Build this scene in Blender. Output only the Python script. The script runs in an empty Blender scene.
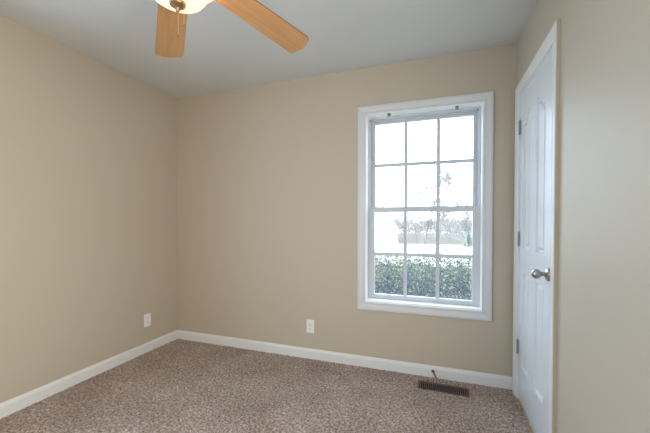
import bpy, bmesh, math, random
from mathutils import Vector, Matrix
import numpy as np
sc = bpy.context.scene
C = sc.collection

# ------------------------------------------------------------------ camera
W, H, D = 3.023, 2.44, 3.35           # room width, height, depth (far wall at y = 0)
cam = bpy.data.objects.new('camera', bpy.data.cameras.new('camera')); C.objects.link(cam)
cam.data.sensor_width = 36; cam.data.lens = 318.1 / 650 * 36
cam.data.shift_x = (325 - 326.35) / 650; cam.data.shift_y = (226.67 - 216.5) / 650
yaw, pitch, roll = -.3331, -.0148, .001
fw = Vector((math.sin(yaw)*math.cos(pitch), math.cos(yaw)*math.cos(pitch), math.sin(pitch)))
rt = Vector((math.cos(yaw), -math.sin(yaw), 0)); up = rt.cross(fw)
r2 = rt*math.cos(roll)+up*math.sin(roll); u2 = -rt*math.sin(roll)+up*math.cos(roll)
M = Matrix((r2, u2, -fw)).transposed().to_4x4(); M.translation = Vector((2.4953, -2.563, 1.1898))
cam.matrix_world = M; cam.data.clip_start = .02; cam.data.clip_end = 400
sc.camera = cam

# ------------------------------------------------------------------ light
sc.view_settings.view_transform = 'Standard'; sc.view_settings.look = 'None'
sc.view_settings.exposure = 0.0; sc.view_settings.gamma = 1.0
sc.view_settings.use_curve_mapping = False
wd = bpy.data.worlds.new('sky'); sc.world = wd; wd.use_nodes = True
bg = wd.node_tree.nodes['Background']
bg.inputs[0].default_value = (.68, .84, 1.0, 1); bg.inputs[1].default_value = 7.0

def light(name, kind, loc, energy, color, rot=(0,0,0), **kw):
    l = bpy.data.lights.new(name, kind); l.energy = energy; l.color = color
    for k, v in kw.items(): setattr(l, k, v)
    o = bpy.data.objects.new(name, l); C.objects.link(o); o.location = loc; o.rotation_euler = rot
    return o
sun = light('sun', 'SUN', (0,-5,10), 6.0, (1,.94,.84), angle=.02)
sun.rotation_euler = Vector((-.62,.42,-.78)).to_track_quat('-Z','Y').to_euler()
# daylight gathered at the window opening
pt = light('window_portal', 'AREA', (2.38,.17,1.3), 1, (1,1,1), (math.radians(-90),0,0), shape='RECTANGLE', size=.9, size_y=1.55)
pt.data.cycles.is_portal = True
pt2 = light('window_portal', 'AREA', (-.16,-2.45,1.3), 1, (1,1,1), (0,math.radians(-90),0), shape='RECTANGLE', size=1.5, size_y=.9)  # portal for the assumed window in the left wall
pt2.data.cycles.is_portal = True
# fill lamps added out of view, in doorways put in for them
fill = light('fill_right', 'AREA', (W+.03,-2.45,1.02), 47, (.98,.995,.98), (math.radians(90),0,math.radians(90)), shape='RECTANGLE', size=.78, size_y=1.98)
back = light('fill_rear', 'AREA', (1.1,-D-.03,1.02), 7.5, (1,.82,.56), (math.radians(90),0,0), shape='RECTANGLE', size=.78, size_y=1.98)
# cool fill lamp added outside the assumed second window, in the left wall beside the camera
side = light('fill_left', 'AREA', (-.20,-2.45,1.32), 44, (.34,.63,1), (0,math.radians(-90),0), shape='RECTANGLE', size=1.5, size_y=.9)
sc.cycles.max_bounces = 10; sc.cycles.diffuse_bounces = 6; sc.cycles.transparent_max_bounces = 12
sc.cycles.caustics_reflective = False; sc.cycles.caustics_refractive = False
sc.cycles.sample_clamp_indirect = 6

# ------------------------------------------------------------------ materials
def mat(name, col, rough=.6, metal=0, spec=.5, bump=None, vary=None, **kw):
    m = bpy.data.materials.new(name); m.use_nodes = True
    nt = m.node_tree; b = nt.nodes['Principled BSDF']
    b.inputs['Base Color'].default_value = (*col, 1); b.inputs['Roughness'].default_value = rough
    b.inputs['Metallic'].default_value = metal; b.inputs['Specular IOR Level'].default_value = spec
    tc = nt.nodes.new('ShaderNodeTexCoord')
    if vary:
        sc_, amt = vary
        n = nt.nodes.new('ShaderNodeTexNoise'); n.inputs['Scale'].default_value = sc_; n.inputs['Detail'].default_value = 4
        nt.links.new(tc.outputs['Object'], n.inputs['Vector'])
        r = nt.nodes.new('ShaderNodeValToRGB')
        r.color_ramp.elements[0].position = .3; r.color_ramp.elements[1].position = .7
        r.color_ramp.elements[0].color = (*[c*(1-amt) for c in col], 1)
        r.color_ramp.elements[1].color = (*[min(1,c*(1+amt)) for c in col], 1)
        nt.links.new(n.outputs['Fac'], r.inputs['Fac']); nt.links.new(r.outputs['Color'], b.inputs['Base Color'])
    if bump:
        sc_, st, dist = bump
        n = nt.nodes.new('ShaderNodeTexNoise'); n.inputs['Scale'].default_value = sc_; n.inputs['Detail'].default_value = 3
        nt.links.new(tc.outputs['Object'], n.inputs['Vector'])
        bp = nt.nodes.new('ShaderNodeBump'); bp.inputs['Strength'].default_value = st; bp.inputs['Distance'].default_value = dist
        nt.links.new(n.outputs['Fac'], bp.inputs['Height']); nt.links.new(bp.outputs['Normal'], b.inputs['Normal'])
    return m
def lin(r, g, b): return tuple(((c/255)/12.92 if c/255 <= .04045 else ((c/255+.055)/1.055)**2.4) for c in (r,g,b))

m_wall = mat('tan_wall_paint', (.525,.452,.352), .5, spec=.36, bump=(240,.12,.002), vary=(1.2,.012))
m_ceil = mat('ceiling_paint', lin(205,206,204), .85, spec=.2, bump=(160,.2,.002))
m_trim = mat('white_trim_paint', lin(224,223,220), .32, bump=(60,.03,.001))
m_casing = mat('window_casing_paint', lin(211,211,210), .32, bump=(60,.03,.001))
m_jamb = mat('jamb_lit_white', lin(247,248,250), .35, bump=(60,.03,.001))  # trim white lightened to imitate daylight on the window jamb
m_door = mat('white_door_paint', lin(222,225,229), .24, bump=(90,.06,.0015))
m_vinyl = mat('white_vinyl', lin(200,203,208), .3, bump=(60,.02,.001))
m_plate = mat('outlet_plastic', lin(238,237,234), .35, vary=(30,.02))
m_slot = mat('outlet_slot', lin(70,66,60), .6, vary=(30,.05))
m_nickel = mat('satin_nickel', lin(176,172,168), .36, 1, bump=(200,.05,.001))
m_hinge = mat('hinge_metal', lin(156,157,156), .45, .8, bump=(200,.05,.001))
m_bronze = mat('brown_metal', lin(122,80,66), .4, .5, vary=(40,.2))
m_dark = mat('dark_louver', lin(128,118,114), .45, .3, vary=(40,.15))
m_black = mat('duct_inside', lin(20,18,17), .9, vary=(20,.2))
m_rubber = mat('grey_rubber', lin(150,142,130), .7, vary=(40,.1))
m_ext = mat('exterior_siding', lin(215,212,205), .8, vary=(3,.05))
m_chain = mat('chain_metal', lin(214,190,150), .35, .7, vary=(60,.05))
m_fanmetal = mat('brushed_fan_metal', lin(172,140,108), .32, .9, bump=(120,.1,.001))

# carpet
m_carpet = mat('carpet', (.2,.15,.12), .95, spec=.1)
nt = m_carpet.node_tree; b = nt.nodes['Principled BSDF']; b.inputs['Sheen Weight'].default_value = .35; b.inputs['Sheen Roughness'].default_value = .5; tc = nt.nodes.new('ShaderNodeTexCoord')
n1 = nt.nodes.new('ShaderNodeTexNoise'); n1.inputs['Scale'].default_value = 62; n1.inputs['Detail'].default_value = 6; n1.inputs['Roughness'].default_value = .85
n2 = nt.nodes.new('ShaderNodeTexNoise'); n2.inputs['Scale'].default_value = 3.0; n2.inputs['Detail'].default_value = 3
for n in (n1, n2): nt.links.new(tc.outputs['Object'], n.inputs['Vector'])
rp = nt.nodes.new('ShaderNodeValToRGB'); cr = rp.color_ramp
cr.elements[0].position = .30; cr.elements[0].color = (*lin(54,40,33),1)
cr.elements[1].position = .70; cr.elements[1].color = (*lin(255,250,244),1)
e = cr.elements.new(.44); e.color = (*lin(134,110,94),1)
e = cr.elements.new(.55); e.color = (*lin(184,166,153),1)
nt.links.new(n1.outputs['Fac'], rp.inputs['Fac'])
mx = nt.nodes.new('ShaderNodeMixRGB'); mx.blend_type = 'MULTIPLY'; mx.inputs[0].default_value = 1
r3 = nt.nodes.new('ShaderNodeValToRGB'); r3.color_ramp.elements[0].position = .35; r3.color_ramp.elements[1].position = .65
r3.color_ramp.elements[0].color = (.80,.77,.75,1); r3.color_ramp.elements[1].color = (1,1,1,1)
nt.links.new(n2.outputs['Fac'], r3.inputs['Fac'])
nt.links.new(rp.outputs['Color'], mx.inputs[1]); nt.links.new(r3.outputs['Color'], mx.inputs[2])
nt.links.new(mx.outputs[0], b.inputs['Base Color'])
bp = nt.nodes.new('ShaderNodeBump'); bp.inputs['Strength'].default_value = .7; bp.inputs['Distance'].default_value = .006
nt.links.new(n1.outputs['Fac'], bp.inputs['Height']); nt.links.new(bp.outputs['Normal'], b.inputs['Normal'])

# maple blade wood
m_wood = mat('maple_blade', lin(205,152,98), .38, spec=.5)
nt = m_wood.node_tree; b = nt.nodes['Principled BSDF']; tc = nt.nodes.new('ShaderNodeTexCoord')
mp = nt.nodes.new('ShaderNodeMapping'); mp.inputs['Scale'].default_value = (2.2, 26, 26)
n1 = nt.nodes.new('ShaderNodeTexNoise'); n1.inputs['Scale'].default_value = 2.2; n1.inputs['Detail'].default_value = 5; n1.inputs['Distortion'].default_value = .6
rp = nt.nodes.new('ShaderNodeValToRGB'); rp.color_ramp.elements[0].position = .3; rp.color_ramp.elements[1].position = .72
rp.color_ramp.elements[0].color = (*lin(174,128,84),1); rp.color_ramp.elements[1].color = (*lin(192,148,102),1)
nt.links.new(tc.outputs['Object'], mp.inputs['Vector']); nt.links.new(mp.outputs[0], n1.inputs['Vector'])
nt.links.new(n1.outputs['Fac'], rp.inputs['Fac']); nt.links.new(rp.outputs['Color'], b.inputs['Base Color'])
m_woodedge = mat('blade_edge', lin(128,78,46), .45, vary=(30,.1))

# lit frosted bowl
m_bowl = bpy.data.materials.new('lit_frosted_glass'); m_bowl.use_nodes = True; nt = m_bowl.node_tree
b = nt.nodes['Principled BSDF']; b.inputs['Base Color'].default_value = (.92,.84,.7,1); b.inputs['Roughness'].default_value = .3
tl = nt.nodes.new('ShaderNodeBsdfTranslucent'); tl.inputs[0].default_value = (1,.80,.62,1)
tc = nt.nodes.new('ShaderNodeTexCoord'); nz = nt.nodes.new('ShaderNodeTexNoise'); nz.inputs['Scale'].default_value = 9
rz = nt.nodes.new('ShaderNodeValToRGB'); rz.color_ramp.elements[0].color = (1,.60,.32,1); rz.color_ramp.elements[1].color = (1,.80,.57,1)
nt.links.new(tc.outputs['Object'], nz.inputs['Vector']); nt.links.new(nz.outputs['Fac'], rz.inputs['Fac'])
nt.links.new(rz.outputs['Color'], b.inputs['Emission Color']); b.inputs['Emission Strength'].default_value = 1.05
ms = nt.nodes.new('ShaderNodeMixShader'); ms.inputs[0].default_value = .35
nt.links.new(b.outputs[0], ms.inputs[1]); nt.links.new(tl.outputs[0], ms.inputs[2])
nt.links.new(ms.outputs[0], nt.nodes['Material Output'].inputs[0])
m_bulb = mat('bulb_glass', (1,.9,.75), .3, vary=(10,.02)); bb = m_bulb.node_tree.nodes['Principled BSDF']
bb.inputs['Emission Color'].default_value = (1,.7,.4,1); bb.inputs['Emission Strength'].default_value = 4

# window glass, with a translucent veil mixed in to imitate glare haze
m_glass = bpy.data.materials.new('veiled_window_glass'); m_glass.use_nodes = True; nt = m_glass.node_tree
for n in list(nt.nodes): nt.nodes.remove(n)
out = nt.nodes.new('ShaderNodeOutputMaterial'); tr = nt.nodes.new('ShaderNodeBsdfTransparent'); tr.inputs[0].default_value = (.97,.98,.98,1)
tl = nt.nodes.new('ShaderNodeBsdfTranslucent'); tl.inputs[0].default_value = (.72,.84,1,1)
gl = nt.nodes.new('ShaderNodeBsdfGlossy'); gl.inputs['Roughness'].default_value = .02
tc = nt.nodes.new('ShaderNodeTexCoord'); nz = nt.nodes.new('ShaderNodeTexNoise'); nz.inputs['Scale'].default_value = 3
mr = nt.nodes.new('ShaderNodeMapRange'); mr.inputs[3].default_value = .035; mr.inputs[4].default_value = .045
nt.links.new(tc.outputs['Object'], nz.inputs['Vector']); nt.links.new(nz.outputs['Fac'], mr.inputs[0])
s1 = nt.nodes.new('ShaderNodeMixShader'); s2 = nt.nodes.new('ShaderNodeMixShader'); s2.inputs[0].default_value = .04
nt.links.new(mr.outputs[0], s1.inputs[0]); nt.links.new(tr.outputs[0], s1.inputs[1]); nt.links.new(tl.outputs[0], s1.inputs[2])
nt.links.new(s1.outputs[0], s2.inputs[1]); nt.links.new(gl.outputs[0], s2.inputs[2]); nt.links.new(s2.outputs[0], out.inputs[0])

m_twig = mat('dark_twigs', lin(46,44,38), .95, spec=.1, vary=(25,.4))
m_lawn = mat('winter_lawn', lin(170,165,130), .9, vary=(1.5,.15), bump=(40,.5,.02))
m_road = mat('pale_concrete', lin(205,202,198), .85, vary=(2,.06))
m_bark2 = mat('dark_bark', lin(130,122,118), .95, spec=.1, vary=(8,.2))
m_bark = mat('grey_bark', lin(136,128,123), .95, spec=.1, vary=(8,.2))
m_siding = mat('white_house_siding', lin(226,224,218), .7, vary=(2,.03))
m_roof = mat('grey_shingles', lin(170,168,168), .85, vary=(6,.12))
m_ever = mat('evergreen', lin(110,132,112), .7, vary=(3,.3))
m_leaf = mat('hedge_leaf', lin(92,116,70), .7, spec=.15)
nt = m_leaf.node_tree; b = nt.nodes['Principled BSDF']; gi = nt.nodes.new('ShaderNodeNewGeometry')
rp = nt.nodes.new('ShaderNodeValToRGB'); rp.color_ramp.elements[0].color = (*lin(36,56,54),1); rp.color_ramp.elements[1].color = (*lin(160,160,108),1)
e = rp.color_ramp.elements.new(.5); e.color = (*lin(58,80,58),1)
nt.links.new(gi.outputs['Random Per Island'], rp.inputs[0]); nt.links.new(rp.outputs[0], b.inputs['Base Color'])

# ------------------------------------------------------------------ helpers
def link(name, bm, m, parent=None, smooth=False, loc=None, recalc=True):
    if recalc: bmesh.ops.recalc_face_normals(bm, faces=bm.faces[:])
    me = bpy.data.meshes.new(name); bm.to_mesh(me); bm.free()
    for mm in (m if isinstance(m, (list,tuple)) else [m]): me.materials.append(mm)
    if smooth:
        for p in me.polygons: p.use_smooth = True
        try: me.set_sharp_from_angle(angle=math.radians(40))
        except Exception: pass
    o = bpy.data.objects.new(name, me); C.objects.link(o)
    if parent: o.parent = parent
    if loc: o.location = loc
    return o
def struct(o, label=None):
    o['kind'] = 'structure'
    if label: o['label'] = label
    return o
def thing(name, label, cat, loc=(0,0,0), group=None):
    o = bpy.data.objects.new(name, None); o.empty_display_size = .05; C.objects.link(o); o.location = loc
    o['label'] = label; o['category'] = cat
    if group: o['group'] = group
    return o
def tag(o, label, cat, group=None, kind=None):
    o['label'] = label; o['category'] = cat
    if group: o['group'] = group
    if kind: o['kind'] = kind
    return o
def box(bm, a, b, bev=0, seg=2):
    r = bmesh.ops.create_cube(bm, size=1); vs = r['verts']
    for v in vs: v.co = Vector(((a[i]+b[i])/2 + v.co[i]*(b[i]-a[i]) for i in range(3)))
    if bev:
        es = list({e for v in vs for e in v.link_edges})
        bmesh.ops.bevel(bm, geom=es, offset=bev, segments=seg, profile=.7, affect='EDGES')
def lathe(bm, prof, c=(0,0,0), seg=32, axis='Z', cap=True):
    rings = []
    for r, z in prof:
        ring = []
        for i in range(seg):
            t = 2*math.pi*i/seg; x, y = r*math.cos(t), r*math.sin(t)
            p = {'Z':(x,y,z),'Y':(x,z,y),'X':(z,x,y)}[axis]
            ring.append(bm.verts.new((p[0]+c[0],p[1]+c[1],p[2]+c[2])))
        rings.append(ring)
    for a, b in zip(rings, rings[1:]):
        for i in range(seg): bm.faces.new((a[i],a[(i+1)%seg],b[(i+1)%seg],b[i]))
    if cap: bm.faces.new(rings[0]); bm.faces.new(rings[-1])
def tube(bm, p, q, r0, r1=None, seg=8, cap=True):
    r1 = r0 if r1 is None else r1
    p, q = Vector(p), Vector(q); d = (q-p).normalized()
    a = d.orthogonal().normalized(); b = d.cross(a)
    A = [bm.verts.new(p+(a*math.cos(2*math.pi*i/seg)+b*math.sin(2*math.pi*i/seg))*r0) for i in range(seg)]
    B = [bm.verts.new(q+(a*math.cos(2*math.pi*i/seg)+b*math.sin(2*math.pi*i/seg))*r1) for i in range(seg)]
    for i in range(seg): bm.faces.new((A[i],A[(i+1)%seg],B[(i+1)%seg],B[i]))
    if cap: bm.faces.new(A); bm.faces.new(B)
def prism(bm, pts, vec):          # closed polygon extruded along vec
    A = [bm.verts.new(p) for p in pts]; B = [bm.verts.new(Vector(p)+Vector(vec)) for p in pts]
    n = len(pts)
    for i in range(n): bm.faces.new((A[i],A[(i+1)%n],B[(i+1)%n],B[i]))
    bm.faces.new(A); bm.faces.new(B)
def sweep(bm, corners, outs, prof, closed, fn):
    # corners: 2D path points; outs: mitre direction at each; prof: (offset, height); fn maps (u,v,h) to 3D
    rows = []
    for (cu,cv),(ou,ov) in zip(corners, outs):
        rows.append([bm.verts.new(fn(cu+ou*o, cv+ov*o, h)) for o, h in prof])
    n = len(rows); m = len(prof)
    for i in range(n if closed else n-1):
        a, b = rows[i], rows[(i+1)%n]
        for k in range(m): bm.faces.new((a[k],a[(k+1)%m],b[(k+1)%m],b[k]))
    if not closed: bm.faces.new(rows[0]); bm.faces.new(rows[-1])

# ------------------------------------------------------------------ room shell
T = .15
WX0, WX1, WZ0, WZ1 = 1.935, 2.825, .53, 2.075      # rough window opening
bm = bmesh.new()
for a, b in (((-T,0,-.12),(WX0,T,H+.02)), ((WX1,0,-.12),(W+T,T,H+.02)), ((WX0,0,-.12),(WX1,T,WZ0)), ((WX0,0,WZ1),(WX1,T,H+.02))): box(bm, a, b)
struct(link('wall_back', bm, m_wall))
VY0, VY1 = -2.92, -1.98  # left wall opening for the assumed, unseen second window
bm = bmesh.new()
for a, b in (((-T,-D-T,-.12),(0,VY0,H+.02)), ((-T,VY1,-.12),(0,0,H+.02)), ((-T,VY0,-.12),(0,VY1,.54)), ((-T,VY0,2.07),(0,VY1,H+.02))): box(bm, a, b)
struct(link('wall_left', bm, m_wall))
DY0, DY1, DZ = -.797, -.098, 2.058                  # door opening in the right wall
bm = bmesh.new()
for a, b in (((W,DY1,-.12),(W+T,0,H+.02)), ((W,-2.05,-.12),(W+T,DY0,H+.02)), ((W,-D-T,-.12),(W+T,-2.85,H+.02)), ((W,-2.85,2.03),(W+T,-2.05,H+.02)), ((W,-2.85,-.12),(W+T,-2.05,0)), ((W,DY0,DZ),(W+T,DY1,H+.02)), ((W,DY0,-.12),(W+T,DY1,0))): box(bm, a, b)  # doorway beside the camera is added for the right fill lamp
struct(link('wall_right', bm, m_wall))
bm = bmesh.new()
for a, b in (((-T,-D-T,-.12),(.7,-D,H+.02)), ((1.5,-D-T,-.12),(W+T,-D,H+.02)), ((.7,-D-T,2.03),(1.5,-D,H+.02)), ((.7,-D-T,-.12),(1.5,-D,0))): box(bm, a, b)  # opening added here for the rear fill lamp
struct(link('wall_front', bm, m_wall))
bm = bmesh.new(); box(bm, (W+T,-D-T,-.12), (W+T+.04,-1.8,H)); struct(link('leak_panel_right', bm, m_wall))  # unseen panel added behind the right doorway to block sky light
bm = bmesh.new(); box(bm, (0,-D-T-.04,-.12), (W,-D-T,H)); struct(link('leak_panel_rear', bm, m_wall))  # same at the rear doorway, added to stop light leaking in
bm = bmesh.new(); box(bm, (-T-.3,-D-T-.3,H), (W+T+.3,T+.35,H+.15)); struct(link('ceiling', bm, m_ceil))

# floor: carpet pile as a fine uneven surface
rng = np.random.default_rng(3)
nx, ny = 470, 500
xs = np.linspace(0, W, nx); ys = np.linspace(-D, 0, ny)
X, Y = np.meshgrid(xs, ys)
Z = rng.uniform(-.004, .0035, X.shape) + .002*np.sin(X*5+1.3*np.sin(Y*4))*np.sin(Y*6)
co = np.stack([X, Y, Z], -1).reshape(-1, 3)
co[:, 0] += rng.uniform(-.0025, .0025, len(co)); co[:, 1] += rng.uniform(-.0025, .0025, len(co))
co[:, 0] = np.clip(co[:, 0], 0, W); co[:, 1] = np.clip(co[:, 1], -D, 0)
idx = np.arange(nx*ny).reshape(ny, nx)
f = np.stack([idx[:-1,:-1], idx[:-1,1:], idx[1:,1:], idx[1:,:-1]], -1).reshape(-1, 4)
me = bpy.data.meshes.new('floor'); me.from_pydata(co.tolist(), [], f.tolist()); me.update(); me.materials.append(m_carpet)
fo = bpy.data.objects.new('floor', me); C.objects.link(fo); struct(fo, 'mottled brown and beige pile carpet over the whole floor')

# baseboards
def baseboard(name, p, q, nrm):
    prof = [(0,-.02),(.013,-.02),(.013,.062),(.0115,.070),(.008,.078),(.006,.087),(0,.087)]
    bm = bmesh.new(); p, q, nrm = Vector(p), Vector(q), Vector(nrm)
    prism(bm, [p+nrm*o+Vector((0,0,h)) for o, h in prof], q-p)
    struct(link(name, bm, m_trim), 'white painted baseboard')
baseboard('baseboard_back', (0,0,0), (W,0,0), (0,-1,0))
baseboard('baseboard_left', (0,-D,0), (0,-.0001,0), (1,0,0))
baseboard('baseboard_right', (W,-1.99,0), (W,-.842,0), (-1,0,0))
baseboard('baseboard_side', (W,-D,0), (W,-2.91,0), (-1,0,0))
baseboard('baseboard_front', (0,-D,0), (.64,-D,0), (0,1,0))
baseboard('baseboard_rear', (1.56,-D,0), (W,-D,0), (0,1,0))

# ------------------------------------------------------------------ window
CX0, CX1, CZ0, CZ1 = 1.947, 2.812, .537, 2.062     # casing inner edge
casing_prof = [(0,0),(0,.011),(.004,.013),(.014,.0105),(.022,.012),(.034,.0155),(.044,.0185),(.056,.019),(.0625,.017),(.0645,.013),(.0645,0)]
bm = bmesh.new()
sweep(bm, [(CX0,CZ0),(CX1,CZ0),(CX1,CZ1),(CX0,CZ1)], [(-1,-1),(1,-1),(1,1),(-1,1)], casing_prof, True, lambda u,v,h: (u,-h,v))
struct(link('trim_1', bm, m_casing), 'white moulded casing framing the window')
win = bpy.data.objects.new('window_1', None); C.objects.link(win); win.location = (2.38, .07, .54); struct(win, 'white double hung window with a six pane grille in each sash')
win.matrix_world  # located at its sill
def wpart(name, bm, m, parent=None, smooth=False):
    o = link(name, bm, m, None, smooth)
    o.data.transform(Matrix.Translation(-Vector((2.38,.07,.54))))
    o.parent = parent or win
    return o
def ring(bm, x0, x1, z0, z1, y0, y1, wl, wr, wb, wt, bev=0):
    box(bm, (x0,y0,z0), (x0+wl,y1,z1), bev); box(bm, (x1-wr,y0,z0), (x1,y1,z1), bev)
    box(bm, (x0+wl,y0,z0), (x1-wr,y1,z0+wb), bev); box(bm, (x0+wl,y0,z1-wt), (x1-wr,y1,z1), bev)
bm = bmesh.new(); ring(bm, WX0, WX1, WZ0, WZ1, -.001, .075, .017, .017, .021, .017); wpart('jamb_lining', bm, m_jamb)
bm = bmesh.new()
ring(bm, WX0, WX1, WZ0, WZ1, .075, .16, .034, .034, .033, .034, .002)
ring(bm, WX0+.034, WX1-.034, WZ0+.033, WZ1-.034, .105, .112, .008, .008, .006, .008)      # parting stops
wpart('window_frame', bm, m_vinyl)
bm = bmesh.new()                                     # outer brick-mould on the facade
ring(bm, WX0-.05, WX1+.05, WZ0-.05, WZ1+.05, .15, .175, .05, .05, .05, .05); wpart('exterior_casing', bm, m_vinyl)
def sash(name, x0, x1, z0, z1, y, wl, wr, wb, wt, gz, pull=False):
    bm = bmesh.new(); ring(bm, x0, x1, z0, z1, y-.014, y+.014, wl, wr, wb, wt, .003)
    s = wpart(name, bm, m_vinyl)
    gx0, gx1, g0, g1 = x0+wl, x1-wr, z0+wb, z1-wt
    bm = bmesh.new(); box(bm, (gx0-.004,y-.0015,g0-.004), (gx1+.004,y+.0015,g1+.004)); g = wpart('glass_pane', bm, m_glass, s)
    for k in (1, 2):
        x = gx0+(gx1-gx0)*k/3
        bm = bmesh.new(); box(bm, (x-.0135,y-.009,g0), (x+.0135,y+.007,g1), .002); wpart('muntin', bm, m_vinyl, s)
    bm = bmesh.new(); box(bm, (gx0,y-.0085,gz-.0135), (gx1,y+.0065,gz+.0135), .002); wpart('muntin', bm, m_vinyl, s)
    return s
s_up = sash('upper_sash', 1.972, 2.792, 1.272, 2.038, .129, .034, .034, .042, .03, 1.665)
s_lo = sash('lower_sash', 1.970, 2.794, .564, 1.314, .090, .038, .040, .026, .042, .925)
for x, z in ((1.975,2.036),(2.785,2.034)):           # little frame screws in the top corners
    bm = bmesh.new(); lathe(bm, [(.0001,.069),(.004,.070),(.004,.0755)], (x,0,z), 10, 'Y'); wpart('frame_screw', bm, m_slot)
# leftover blind brackets under the window head
for x, lab in ((2.131,'small grey metal blind bracket near the top left of the window'),(2.636,'small grey metal blind bracket near the top right of the window, with hanging screw')):
    t = thing('blind_bracket', lab, 'bracket', (x,.02,2.058), 'blind brackets')
    bm = bmesh.new(); box(bm, (-.012,-.012,-.004), (.012,.012,0), .001); box(bm, (-.012,.008,-.02), (.012,.012,0), .001); link('bracket_plate', bm, m_hinge, t)
    bm = bmesh.new(); lathe(bm, [(.003,-.008),(.006,-.006),(.006,-.004)], (0,-.002,0), 12); link('screw', bm, m_slot, t)
    if x > 2.5:
        bm = bmesh.new(); tube(bm, (0,-.004,-.024), (0,-.004,-.006), .003, .003); lathe(bm, [(.001,-.030),(.006,-.028),(.006,-.024),(.001,-.023)], (0,-.004,0), 12)
        link('hanging_screw', bm, m_nickel, t)

# assumed second window, out of view in the left wall beside the camera
bm = bmesh.new()
sweep(bm, [(VY0+.01,.55),(VY1-.01,.55),(VY1-.01,2.06),(VY0+.01,2.06)], [(-1,-1),(1,-1),(1,1),(-1,1)], casing_prof, True, lambda u,v,h: (h,u,v))
struct(link('trim_4', bm, m_trim), 'white moulded casing of the assumed side window')
w2 = bpy.data.objects.new('assumed_window', None); C.objects.link(w2); struct(w2, 'white double hung window assumed beside the camera')
bm = bmesh.new()
for a, b in (((-.12,VY0,.54),(-.002,VY0+.04,2.07)), ((-.12,VY1-.04,.54),(-.002,VY1,2.07)), ((-.12,VY0+.04,.54),(-.002,VY1-.04,.58)), ((-.12,VY0+.04,2.03),(-.002,VY1-.04,2.07)), ((-.09,VY0+.04,1.28),(-.05,VY1-.04,1.32))): box(bm, a, b)
link('window_frame', bm, m_vinyl, w2)
for z0_, z1_ in ((.58,1.28),(1.32,2.03)):
    bm = bmesh.new(); box(bm, (-.073,VY0+.04,z0_), (-.070,VY1-.04,z1_)); link('glass_pane', bm, m_glass, w2)
    for k in (1,2):
        y_ = VY0+.04+(VY1-VY0-.08)*k/3; bm = bmesh.new(); box(bm, (-.08,y_-.01,z0_), (-.062,y_+.01,z1_)); link('muntin', bm, m_vinyl, w2)

# ------------------------------------------------------------------ door
bm = bmesh.new()
y0, y1, z1 = -.775, -.110, 2.046
prof = [(0,0),(0,.010),(.004,.0125),(.012,.0100),(.020,.0125),(.032,.016),(.046,.019),(.060,.019),(.066,.016),(.066,0)]
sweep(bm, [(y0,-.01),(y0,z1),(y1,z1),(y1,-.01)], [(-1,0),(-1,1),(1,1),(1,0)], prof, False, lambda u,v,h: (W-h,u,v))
bmesh.ops.recalc_face_normals(bm, faces=bm.faces[:])
for f_ in bm.faces:                                  # casing's near outer edge toned tan to imitate its shade
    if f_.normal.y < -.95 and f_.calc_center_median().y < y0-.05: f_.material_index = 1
struct(link('trim_2', bm, [m_trim, m_wall]), 'white moulded casing around the door, outer edge toned tan as shade')
bm = bmesh.new()
jy0, jy1, jz = -.769, -.117, 2.043
for a, b in (((W,DY0,-.005),(W+T,jy0,jz)), ((W,jy1,-.005),(W+T,DY1,jz)), ((W,DY0,jz),(W+T,DY1,DZ))): box(bm, a, b)
for a, b in (((W+.038,jy0,-.005),(W+.05,jy0+.012,jz)), ((W+.038,jy1-.012,-.005),(W+.05,jy1,jz)), ((W+.038,jy0+.012,jz-.012),(W+.05,jy1-.012,jz))): box(bm, a, b)
struct(link('trim_3', bm, m_trim), 'white door jamb and stop')
for nm, fn_, c0, c1 in (('trim_5', lambda u,v,h: (W-h,u,v), -2.85, -2.05), ('trim_6', lambda u,v,h: (u,-D+h,v), .7, 1.5)):   # casings of the unseen doorways added to house the fill lamps
    bm = bmesh.new(); sweep(bm, [(c0,-.01),(c0,2.03),(c1,2.03),(c1,-.01)], [(-1,0),(-1,1),(1,1),(1,0)], prof, False, fn_)
    struct(link(nm, bm, m_trim), 'white casing around a doorway added for fill light')
SY0, SY1, SZ0, SZ1 = -.767, -.1185, .012, 2.041
door = bpy.data.objects.new('door_1', None); C.objects.link(door); door.location = (W, -.1185, 0); struct(door, 'white four panel door with arched upper panels, closed, in the right wall')
door['label'] = 'white four panel door with arched upper panels, closed, in the right wall'
def dpart(name, bm, m, parent=None, smooth=False):
    o = link(name, bm, m, None, smooth); o.data.transform(Matrix.Translation(-Vector((W,-.1185,0)))); o.parent = parent or door; return o
def arch(u, y_out, y_in, zlo, zhi):                  # s-curve from low outer side to high inner side
    t = (u-y_out)/(y_in-y_out); t = max(0,min(1,t)); s = t*t*(3-2*t); return zlo+(zhi-zlo)*s
def outline(y_out, y_in, zb, arched, zlo, zhi, ins):
    sg = 1 if y_in > y_out else -1
    yo, yi = y_out+sg*ins, y_in-sg*ins; N = 14
    pts = [(yo,zb+ins),(yi,zb+ins)]
    for k in range(N+1):
        u = yi+(yo-yi)*k/N
        z = (arch(u, y_out+sg*.01, y_in-sg*.012, zlo, zhi) if arched else zhi) - ins
        pts.append((u,z))
    return pts
panels = []
for (yo, yi) in ((-.632,-.478),(-.205,-.348)):
    panels.append((yo,yi,1.022,True,1.81,1.882)); panels.append((yo,yi,.235,False,0,.86))
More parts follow.
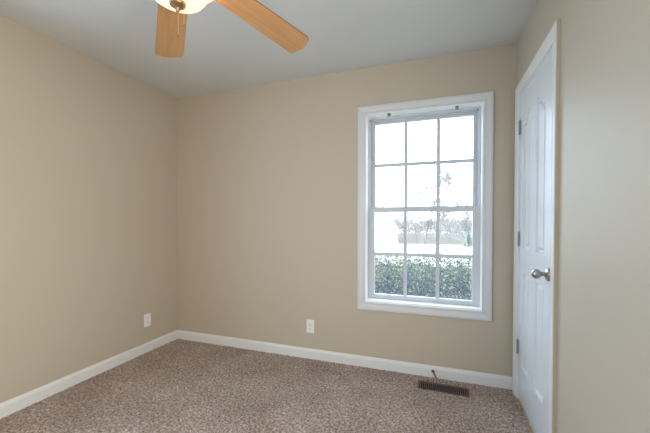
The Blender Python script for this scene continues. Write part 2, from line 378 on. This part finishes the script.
# slab face with real recessed, raised panels (boolean-free: face grid cut by triangulation)
bm = bmesh.new()
xf = W+.002
outer = [bm.verts.new((xf,y,z)) for y, z in ((SY0,SZ0),(SY1,SZ0),(SY1,SZ1),(SY0,SZ1))]
edges = [bm.edges.new((outer[i],outer[(i+1)%4])) for i in range(4)]
loops = []
for p in panels:
    vs = [bm.verts.new((xf,y,z)) for y, z in outline(*p, 0)]
    edges += [bm.edges.new((vs[i],vs[(i+1)%len(vs)])) for i in range(len(vs))]
    loops.append((vs, p))
bmesh.ops.triangle_fill(bm, use_beauty=True, use_dissolve=False, edges=edges)
# remove any triangles that fell inside a panel
def inside(pt, poly):
    x, y = pt; c = False
    for i in range(len(poly)):
        (x1_,y1_),(x2_,y2_) = poly[i], poly[i-1]
        if (y1_>y) != (y2_>y) and x < (x2_-x1_)*(y-y1_)/(y2_-y1_)+x1_: c = not c
    return c
polys = [outline(*p, 0) for p in panels]
bad = [f for f in bm.faces if any(inside((f.calc_center_median().y, f.calc_center_median().z), q) for q in polys)]
bmesh.ops.delete(bm, geom=bad, context='FACES_ONLY')
for vs, p in loops:
    prev = vs
    for ins, dep in ((.001,.010),(.009,.016),(.016,.016),(.030,.003)):
        cur = [bm.verts.new((xf+dep,y,z)) for y, z in outline(*p, ins)]
        for i in range(len(cur)): bm.faces.new((prev[i],prev[(i+1)%len(cur)],cur[(i+1)%len(cur)],cur[i]))
        prev = cur
    bm.faces.new(prev)
back = [bm.verts.new((xf+.034,v.co.y,v.co.z)) for v in outer]
for i in range(4): bm.faces.new((outer[i],outer[(i+1)%4],back[(i+1)%4],back[i]))
bm.faces.new(back)
dpart('door_slab', bm, m_door)
for z in (1.823, 1.077, .350):
    bm = bmesh.new(); tube(bm, (W-.005,-.1165,z-.046), (W-.005,-.1165,z+.046), .0065, seg=14)
    for s in (-1,1): tube(bm, (W-.005,-.1165,z+s*.046), (W-.005,-.1165,z+s*.050), .005, .003, seg=14)
    box(bm, (W-.0015,-.135,z-.0445), (W+.0022,-.1165,z+.0445)); box(bm, (W-.0015,-.1165,z-.0445), (W+.0005,-.108,z+.0445))
    h = dpart('hinge', bm, m_hinge, smooth=True); h['label'] = 'satin nickel hinge'
ky, kz = -.708, .930
bm = bmesh.new(); lathe(bm, [(.001,.004),(.031,.003),(.0335,-.001),(.031,-.006),(.021,-.010),(.0135,-.013)][::1], (W-.001,ky,kz), 40, 'X'); r = dpart('rosette', bm, m_nickel, smooth=True)
bm = bmesh.new(); lathe(bm, [(.012,-.010),(.0105,-.024),(.0125,-.030),(.019,-.036),(.0235,-.043),(.0248,-.050),(.0235,-.058),(.019,-.065),(.011,-.0705),(.001,-.072)], (W-.001,ky,kz), 40, 'X'); k = dpart('door_knob', bm, m_nickel, smooth=True)
k['label'] = 'satin nickel egg shaped knob'
struct(door)

# closet darkness behind the door: a shallow closet shell
bm = bmesh.new(); box(bm, (W+T,-1.0,-.12), (W+T+.04,.15,H+.02)); struct(link('wall_closet', bm, m_wall))

# ------------------------------------------------------------------ outlets
def outlet(loc, rz, label, kind):
    t = thing('wall_outlet', label, 'outlet', loc); t.rotation_euler = (0,0,rz)      # plate faces local -y
    bm = bmesh.new(); box(bm, (-.035,-.006,-.0575), (.035,0,.0575), .004, 3); link('cover_plate', bm, m_plate, t)
    for s in (-1,1):
        bm = bmesh.new(); lathe(bm, [(.0165,-.0060),(.0165,-.0078),(.0155,-.0084),(.001,-.0084)], (0,0,s*.0195), 24, 'Y')
        rc = link('receptacle', bm, m_plate, t)
        bm = bmesh.new()
        for x in (-.0062,.0062): box(bm, (x-.0012,-.0088,s*.0195-.001), (x+.0012,-.0083,s*.0195+.0075))
        lathe(bm, [(.0024,-.0088),(.0024,-.0083)], (0,0,s*.0195-.0075), 12, 'Y')
        link('slots', bm, m_slot, rc)
    bm = bmesh.new(); lathe(bm, [(.001,-.0075),(.003,-.007),(.0035,-.006)], (0,0,0), 12, 'Y'); link('screw', bm, m_rubber, t)
outlet((0,-.361,.292), math.radians(90), 'white duplex outlet low on the left wall', 'a')
outlet((1.463,0,.281), 0, 'white duplex outlet low on the back wall left of the window', 'b')

# ------------------------------------------------------------------ floor register
rg = thing('floor_register', 'brown metal floor register with dark louvers set in the carpet by the back wall', 'floor vent', (2.546,-.165,0))
rg.rotation_euler = (0,0,math.radians(-1.5))
bm = bmesh.new()
ring2 = ((-.172,-.055,.0),(-.172+.012,.055,.009)), ((.172-.012,-.055,.0),(.172,.055,.009)), ((-.160,-.055,0),(.160,-.050,.007)), ((-.160,.037,0),(.160,.055,.010))
for a, b in ring2: box(bm, a, b, .002)
link('register_frame', bm, m_bronze, rg)
bm = bmesh.new(); box(bm, (-.161,-.051,-.004), (.161,.038,.0045)); link('duct_opening', bm, m_black, rg)
for k in range(24):
    x = -.153+.306*k/23
    bm = bmesh.new(); prism(bm, [(x-.002,-.050,.001),(x+.001,-.050,.001),(x+.0022,-.050,.0078),(x-.0008,-.050,.0078)], (0,.086,0)); link('louver', bm, m_dark, rg)

# door stop on the baseboard
ds = thing('door_stop', 'dark bronze door stop with pale tip, screwed to the back baseboard above the floor register', 'door stop', (2.478,-.013,.050))
bm = bmesh.new(); lathe(bm, [(.001,0),(.0125,0),(.0125,-.003),(.007,-.007),(.004,-.009)], (0,0,0), 20, 'Y'); link('mounting_flange', bm, m_bronze, ds, True)
bm = bmesh.new(); tube(bm, (0,-.008,0), (.026,-.070,-.024), .0042, seg=12)
for k in range(14):
    t = .1+.8*k/13; c = Vector((0,-.008,0)).lerp(Vector((.026,-.070,-.024)), t); tube(bm, c, c+Vector((0,-.0022,-.0003)), .0058, seg=12)
link('stop_rod', bm, m_bronze, ds, True)
bm = bmesh.new(); tube(bm, (.0256,-.069,-.0236), (.030,-.082,-.028), .0075, .0065, seg=14); link('rubber_tip', bm, m_rubber, ds, True)

# ------------------------------------------------------------------ ceiling fan
FX, FY, FZ = 1.635, -1.671, 2.106
fan = thing('ceiling_fan', 'five blade ceiling fan with honey maple blades and a lit frosted bowl light', 'ceiling fan', (FX,FY,H))
def fl(bm, prof, dz=0): lathe(bm, [(r, z-H) for r, z in prof], (0,0,0), 48)
bm = bmesh.new(); fl(bm, [(.001,2.44),(.068,2.44),(.068,2.425),(.058,2.395),(.030,2.375),(.014,2.368)]); link('canopy', bm, m_fanmetal, fan, True)
bm = bmesh.new(); fl(bm, [(.0125,2.372),(.0125,2.245)]); link('down_rod', bm, m_fanmetal, fan, True)
bm = bmesh.new(); fl(bm, [(.014,2.262),(.04,2.255),(.085,2.238),(.105,2.205),(.108,2.17),(.10,2.14),(.085,2.128),(.06,2.122),(.001,2.122)]); link('motor_housing', bm, m_fanmetal, fan, True)
bm = bmesh.new(); fl(bm, [(.001,2.124),(.056,2.122),(.060,2.10),(.058,2.075),(.045,2.066),(.001,2.066)]); link('light_fitter', bm, m_fanmetal, fan, True)
def blade_outline():
    L0, L1 = .115, .60; pts = []
    def wid(r): return .052 + (.065-.052)*min(1,(r-L0)/(L1-L0)*1.15)
    for k in range(8): r = L0+.02+(L1-.06-L0-.02)*k/7; pts.append((r,-wid(r)))
    w = wid(L1); cr = .022
    for k in range(7):
        a = -math.pi/2+math.pi/2*k/6; pts.append((L1-.012-cr+cr*math.cos(a), -w+cr+cr*math.sin(a)))
    pts.append((L1-.004, -.02)); pts.append((L1,0)); pts.append((L1-.004,.02))
    for k in range(7):
        a = math.pi/2*k/6; pts.append((L1-.012-cr+cr*math.cos(a), w-cr+cr*math.sin(a)))
    for k in range(8): r = L1-.06-(L1-.06-L0-.02)*k/7; pts.append((r,wid(r)))
    pts.append((L0+.004,.042)); pts.append((L0,.025)); pts.append((L0,-.025)); pts.append((L0+.004,-.042))
    return pts
TH0, DTH = 2.406, 1.257
for i in range(5):
    th = TH0 - DTH*i
    e = Vector((math.cos(th),math.sin(th),0)); n = Vector((-math.sin(th),math.cos(th),0))
    ax = (e+Vector((0,0,-.12))).normalized(); pit = -.179
    nn = (n*math.cos(pit)+Vector((0,0,1))*math.sin(pit)).normalized(); zz = ax.cross(nn).normalized(); nn = zz.cross(ax)
    R = Matrix((ax,nn,zz)).transposed().to_4x4(); R.translation = Vector((0,0,FZ-H))
    bm = bmesh.new(); prism(bm, [(x,y,-.003) for x, y in blade_outline()], (0,0,.006))
    bmesh.ops.recalc_face_normals(bm, faces=bm.faces[:])
    for f_ in bm.faces:
        if abs(f_.normal.z) < .5: f_.material_index = 1
    bl = link('blade', bm, [m_wood,m_woodedge], fan, recalc=False); bl.matrix_local = R
    bm = bmesh.new()
    prism(bm, [(.045,-.016,-.008),(.10,-.011,-.008),(.120,-.014,-.008),(.135,-.030,-.008),(.165,-.032,-.008),(.178,-.016,-.008),(.182,0,-.008),(.178,.016,-.008),(.165,.032,-.008),(.135,.030,-.008),(.120,.014,-.008),(.10,.011,-.008),(.045,.016,-.008)], (0,0,.005))
    for x, y in ((.150,-.020),(.150,.020),(.168,0)): lathe(bm, [(.001,-.0115),(.0055,-.0105),(.006,-.008)], (x,y,0), 12)
    bt = link('blade_bracket', bm, m_fanmetal, bl)
# glass bowl: thin shell, open at the top
bm = bmesh.new()
prof = [(.012,1.955),(.040,1.957),(.066,1.963),(.086,1.974),(.098,1.990),(.101,2.003),(.100,2.012),(.106,2.020),(.121,2.027),(.136,2.036),(.146,2.048),(.150,2.058)]
inner = [(max(.010,r-.0035), z+.003) for r, z in prof][::-1]
lathe(bm, [(r,z-H) for r, z in prof+inner], (0,0,0), 56, cap=False)
bw = link('glass_bowl', bm, m_bowl, fan, True); bw['label'] = 'lit cream frosted glass bowl'
bm = bmesh.new(); fl(bm, [(.001,2.07),(.006,2.07),(.006,1.958),(.026,1.9585),(.0275,1.953),(.025,1.946),(.016,1.941),(.009,1.937),(.0075,1.930),(.005,1.925),(.001,1.924)]); link('finial', bm, m_fanmetal, fan, True)
for dx, dy, zt, zb in ((.006,-.004,1.936,1.846),(.024,.004,1.952,1.884)):
    bm = bmesh.new(); n = int((zt-zb)/.0032)
    for k in range(n):
        bmesh.ops.create_icosphere(bm, subdivisions=1, radius=.0011, matrix=Matrix.Translation((dx,dy,zt-H-k*.0032)))
    tube(bm, (dx,dy,zt-H), (dx,dy,zb-H), .0006, seg=5)
    ch = link('pull_chain', bm, m_chain, fan)
    bm = bmesh.new(); lathe(bm, [(.001,zb+.002),(.0025,zb),(.004,zb-.006),(.0035,zb-.011),(.001,zb-.013)], (dx,dy,-H), 12); link('chain_pull', bm, m_fanmetal, ch, True)
for k in range(2):
    a = k*math.pi+.5; cx_, cy_ = .05*math.cos(a), .05*math.sin(a)
    bm = bmesh.new(); bmesh.ops.create_uvsphere(bm, u_segments=16, v_segments=10, radius=.019, matrix=Matrix.Translation((cx_,cy_,2.02-H))); tube(bm, (cx_*.9,cy_*.9,2.032-H), (cx_*.8,cy_*.8,2.068-H), .011, .011, 12)
    link('light_bulb', bm, m_bulb, fan, True)
    lt = light('bulb_light', 'POINT', (FX+cx_*1.9,FY+cy_*1.9,2.045), 1.6, (1,.60,.33), shadow_soft_size=.02)

# ------------------------------------------------------------------ outside
def gz(y): return -.45 if y < 6 else -.45-2.55*min(1,(y-6)/38)
bm = bmesh.new()
ysl = [T,2,4,6,9,12,16,20,26,32,38,44,60,120]; xsl = [-90,-40,-20,-8,0,4,12,30,90]
g = [[bm.verts.new((x,y,gz(y))) for x in xsl] for y in ysl]
for i in range(len(ysl)-1):
    for j in range(len(xsl)-1):
        f_ = bm.faces.new((g[i][j],g[i][j+1],g[i+1][j+1],g[i+1][j]))
        if 16 <= ysl[i] < 26: f_.material_index = 1
go = link('lawn', bm, [m_lawn,m_road]); struct(go, 'pale winter lawn and concrete street outside the window')
bm = bmesh.new(); box(bm, (-6,0,-1.2), (-T,T,3)); box(bm, (W+T,0,-1.2), (W+8,T,3)); box(bm, (-T,.0,-1.2), (W+T,T,-.13)); struct(link('wall_exterior', bm, m_ext))

bm = bmesh.new(); box(bm, (-3,1.3,-.5), (8,3.6,-.43), .02); struct(link('mulch_bed', bm, m_twig), 'dark mulch bed under the hedge')
# hedge: stems and several thousand separate leaves
random.seed(5)
hd = thing('clipped_hedge', 'dense green leafy hedge growing just outside the window', 'hedge', (2.3,2.4,-.45))
bm = bmesh.new()
for k in range(160):
    x, y = random.uniform(-1.9,2.6), random.uniform(-.55,.6); tube(bm, (x,y,0), (x+random.uniform(-.2,.2),y+random.uniform(-.25,.25),random.uniform(.7,1.08)), .008, .003, 5)
link('stems', bm, m_twig, hd)
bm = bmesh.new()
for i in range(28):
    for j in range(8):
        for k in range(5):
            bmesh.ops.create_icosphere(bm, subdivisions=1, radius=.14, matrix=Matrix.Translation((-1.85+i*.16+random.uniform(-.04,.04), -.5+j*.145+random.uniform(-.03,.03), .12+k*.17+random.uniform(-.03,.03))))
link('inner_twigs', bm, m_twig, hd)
vs, fs = [], []
def top(x): return 1.125+.035*math.sin(x*3.1+.5)+.025*math.sin(x*7.7)-.012*x
N = 42000
for k in range(N):
    x = random.uniform(-2.0,2.7)
    a = random.uniform(-.25, math.pi*.9)             # around the hedge section, front to back
    dpt = 1-abs(random.gauss(0,.10))
    ry, rz = .78, top(x)
    # squarish cross-section
    c_, s_ = math.cos(a), math.sin(a)
    y = -math.copysign(abs(c_)**.6, c_)*ry*dpt; z = .35+math.copysign(abs(s_)**.6, s_)*(rz-.35)*dpt
    if random.random() < .5: y = random.uniform(-.78,-.5)*random.uniform(.9,1.02); z = random.uniform(.02, rz-.08)
    if random.random() < .05: z += random.uniform(0,.07)
    p = Vector((x,y,max(.02,z)))
    d = Vector((random.gauss(0,1),random.gauss(-.4,1),random.gauss(.7,.8))).normalized(); s = d.orthogonal().normalized()
    s = (Matrix.Rotation(random.uniform(0,6.28),3,d) @ s); L = random.uniform(.022,.045); w = L*.26
    m_ = p+d*L*.5; up_ = d.cross(s)*w*.3
    i0 = len(vs); vs += [tuple(p), tuple(m_+s*w+up_), tuple(p+d*L), tuple(m_-s*w+up_)]
    fs += [(i0,i0+1,i0+2),(i0,i0+2,i0+3)]
me = bpy.data.meshes.new('foliage'); me.from_pydata(vs, [], fs); me.materials.append(m_leaf)
fo_ = bpy.data.objects.new('foliage', me); C.objects.link(fo_); fo_.parent = hd; fo_['kind'] = 'stuff'

# neighbour's house
hs = thing('neighbour_house', 'white gabled house across the street, left of the window view', 'house', (-8.4,48,-3.0))
bm = bmesh.new(); prism(bm, [(-4.2,0,0),(4.2,0,0),(4.2,0,2.75),(0,0,9.4),(-4.2,0,2.75)], (0,9,0)); link('house_walls', bm, m_siding, hs)
for s in (-1,1):
    bm = bmesh.new(); prism(bm, [(s*4.6,-.35,2.13),(0,-.35,9.4),(0,-.35,9.68),(s*4.6,-.35,2.41)], (0,9.7,0)); link('roof_slope', bm, m_roof, hs)
for x in (-2.2, 1.0):
    bm = bmesh.new(); box(bm, (x-.5,-.06,1.0), (x+.5,.02,2.3)); w_ = link('house_window', bm, m_vinyl, hs)
    bm = bmesh.new(); box(bm, (x-.42,-.08,1.08), (x+.42,-.055,2.22)); link('window_glass', bm, m_roof, w_)
bm = bmesh.new(); box(bm, (2.3,-.06,0), (3.2,.02,2.1)); link('house_door', bm, m_roof, hs)

# bare trees
def tree_mesh(seed, h, spread=.5, levels=5, r0=.09, rmin=.006, fr=.42, m=None):
    rnd = random.Random(seed); bm = bmesh.new()
    def grow(p, d, L, r, lv):
        q = p
        nseg = 3
        for _ in range(nseg):
            d = (d+Vector((rnd.gauss(0,.09),rnd.gauss(0,.09),rnd.gauss(.03,.05)))).normalized()
            q2 = q+d*L/nseg; tube(bm, q, q2, max(r,rmin), max(r*.82,rmin), 4 if lv > 1 else 6, cap=False); q = q2; r *= .82
            if lv < levels and rnd.random() < .75 and (lv > 0 or _ > 0):
                side = Matrix.Rotation(rnd.uniform(0,6.28),3,d) @ d.orthogonal().normalized()
                grow(q, (d+side*rnd.uniform(.5,1.0)*spread*2).normalized(), L*rnd.uniform(.45,.62), r*.55, lv+1)
        if lv < levels:
            for _ in range(2):
                side = Matrix.Rotation(rnd.uniform(0,6.28),3,d) @ d.orthogonal().normalized()
                grow(q, (d+side*rnd.uniform(.3,.8)*spread*2).normalized(), L*rnd.uniform(.55,.75), r*.7, lv+1)
    grow(Vector((0,0,-.1)), Vector((0,0,1)), h*fr, r0, 0)
    me = bpy.data.meshes.new('bare_tree'); bmesh.ops.recalc_face_normals(bm, faces=bm.faces[:]); bm.to_mesh(me); bm.free(); me.materials.append(m or m_bark)
    return me
def put_tree(me, x, y, rz, s, label, group=None):
    o = bpy.data.objects.new('bare_tree', me); C.objects.link(o); o.location = (x,y,gz(y)-.05); o.rotation_euler = (0,0,rz); o.scale = (s,s,s)
    tag(o, label, 'tree', group); return o
main_me = tree_mesh(11, 6.4, .5, 5, .085, .016, .42, m_bark2)
def px_x(px, y):                                     # world x where a sight line through a window column meets depth y
    d = fw + r2*((px-326.35)/318.1); t = (y+2.563)/d.y; return 2.4953+d.x*t
put_tree(main_me, 1.55*1+px_x(440,20)-1.55, 20, .4, 1.0, 'tall bare tree in the middle of the window view, reaching above the others')
vm = [tree_mesh(20+i, 8.5, .40, 5, .09, .016, .20) for i in range(5)]
random.seed(9)
put_tree(tree_mesh(14, 6.0, .5, 5, .07, .016, .4, m_bark2), px_x(468,24), 24, 1.0, .8, 'slender bare tree at the right edge of the window view')
put_tree(vm[2], px_x(386,64), 64, 2.0, 1.35, 'rounded bare tree rising behind the white house')
spots = []
for k in range(400):
    y = random.uniform(60.5,76); x = px_x(random.uniform(384,494), y)
    if len(spots) < 60 and all(math.hypot(x-a, y-b_) > 1.9 for a, b_ in spots): spots.append((x, y))
for k, (x, y) in enumerate(spots):
    put_tree(vm[k%5], x, y, random.uniform(0,6.28), random.uniform(1.0,1.45), 'bare grey tree in the far row of woods behind the hedge', 'woodland trees')
# undergrowth of thin stems below the woods
random.seed(12); vs, fs = [], []
for k in range(3600):
    y = random.uniform(58.6,74); x = px_x(random.uniform(384,498), y); h = random.uniform(1.2,4.8); r = random.uniform(.012,.03); z = gz(y)-.05
    dx, dy = random.gauss(0,.18)*h, random.gauss(0,.12)*h; i0 = len(vs)
    for t_, w_ in ((0,1),(1,.4)):
        for a_ in range(3): vs.append((x+dx*t_+r*w_*math.cos(a_*2.094), y+dy*t_+r*w_*math.sin(a_*2.094), z+h*t_))
    for a_ in range(3): fs.append((i0+a_,i0+(a_+1)%3,i0+3+(a_+1)%3,i0+3+a_))
me = bpy.data.meshes.new('undergrowth'); me.from_pydata(vs, [], fs); me.materials.append(m_bark)
o = bpy.data.objects.new('undergrowth', me); C.objects.link(o); tag(o, 'hazy thicket of thin bare stems under the far woods', 'undergrowth', kind='stuff')
# small evergreen by the street
ev = thing('small_evergreen', 'small dark green evergreen shrub at the right edge of the window view', 'shrub', (px_x(469,35),35,gz(35)))
bm = bmesh.new(); tube(bm, (0,0,-.1), (0,0,1.6), .06, .02, 8); link('trunk', bm, m_bark, ev)
vs, fs = [], []
for k in range(2600):
    z = random.uniform(.9,2.3); rr = .9*(1-z/2.5)*math.sqrt(random.random()); a = random.uniform(0,6.28)
    p = Vector((rr*math.cos(a),rr*math.sin(a),z)); d = Vector((math.cos(a),math.sin(a),random.uniform(-.3,.9))).normalized(); s = d.orthogonal().normalized()*.035
    i0 = len(vs); vs += [tuple(p-s), tuple(p+s), tuple(p+d*.16)]; fs.append((i0,i0+1,i0+2))
me = bpy.data.meshes.new('foliage'); me.from_pydata(vs, [], fs); me.materials.append(m_ever)
o = bpy.data.objects.new('foliage', me); C.objects.link(o); o.parent = ev; o['kind'] = 'stuff'
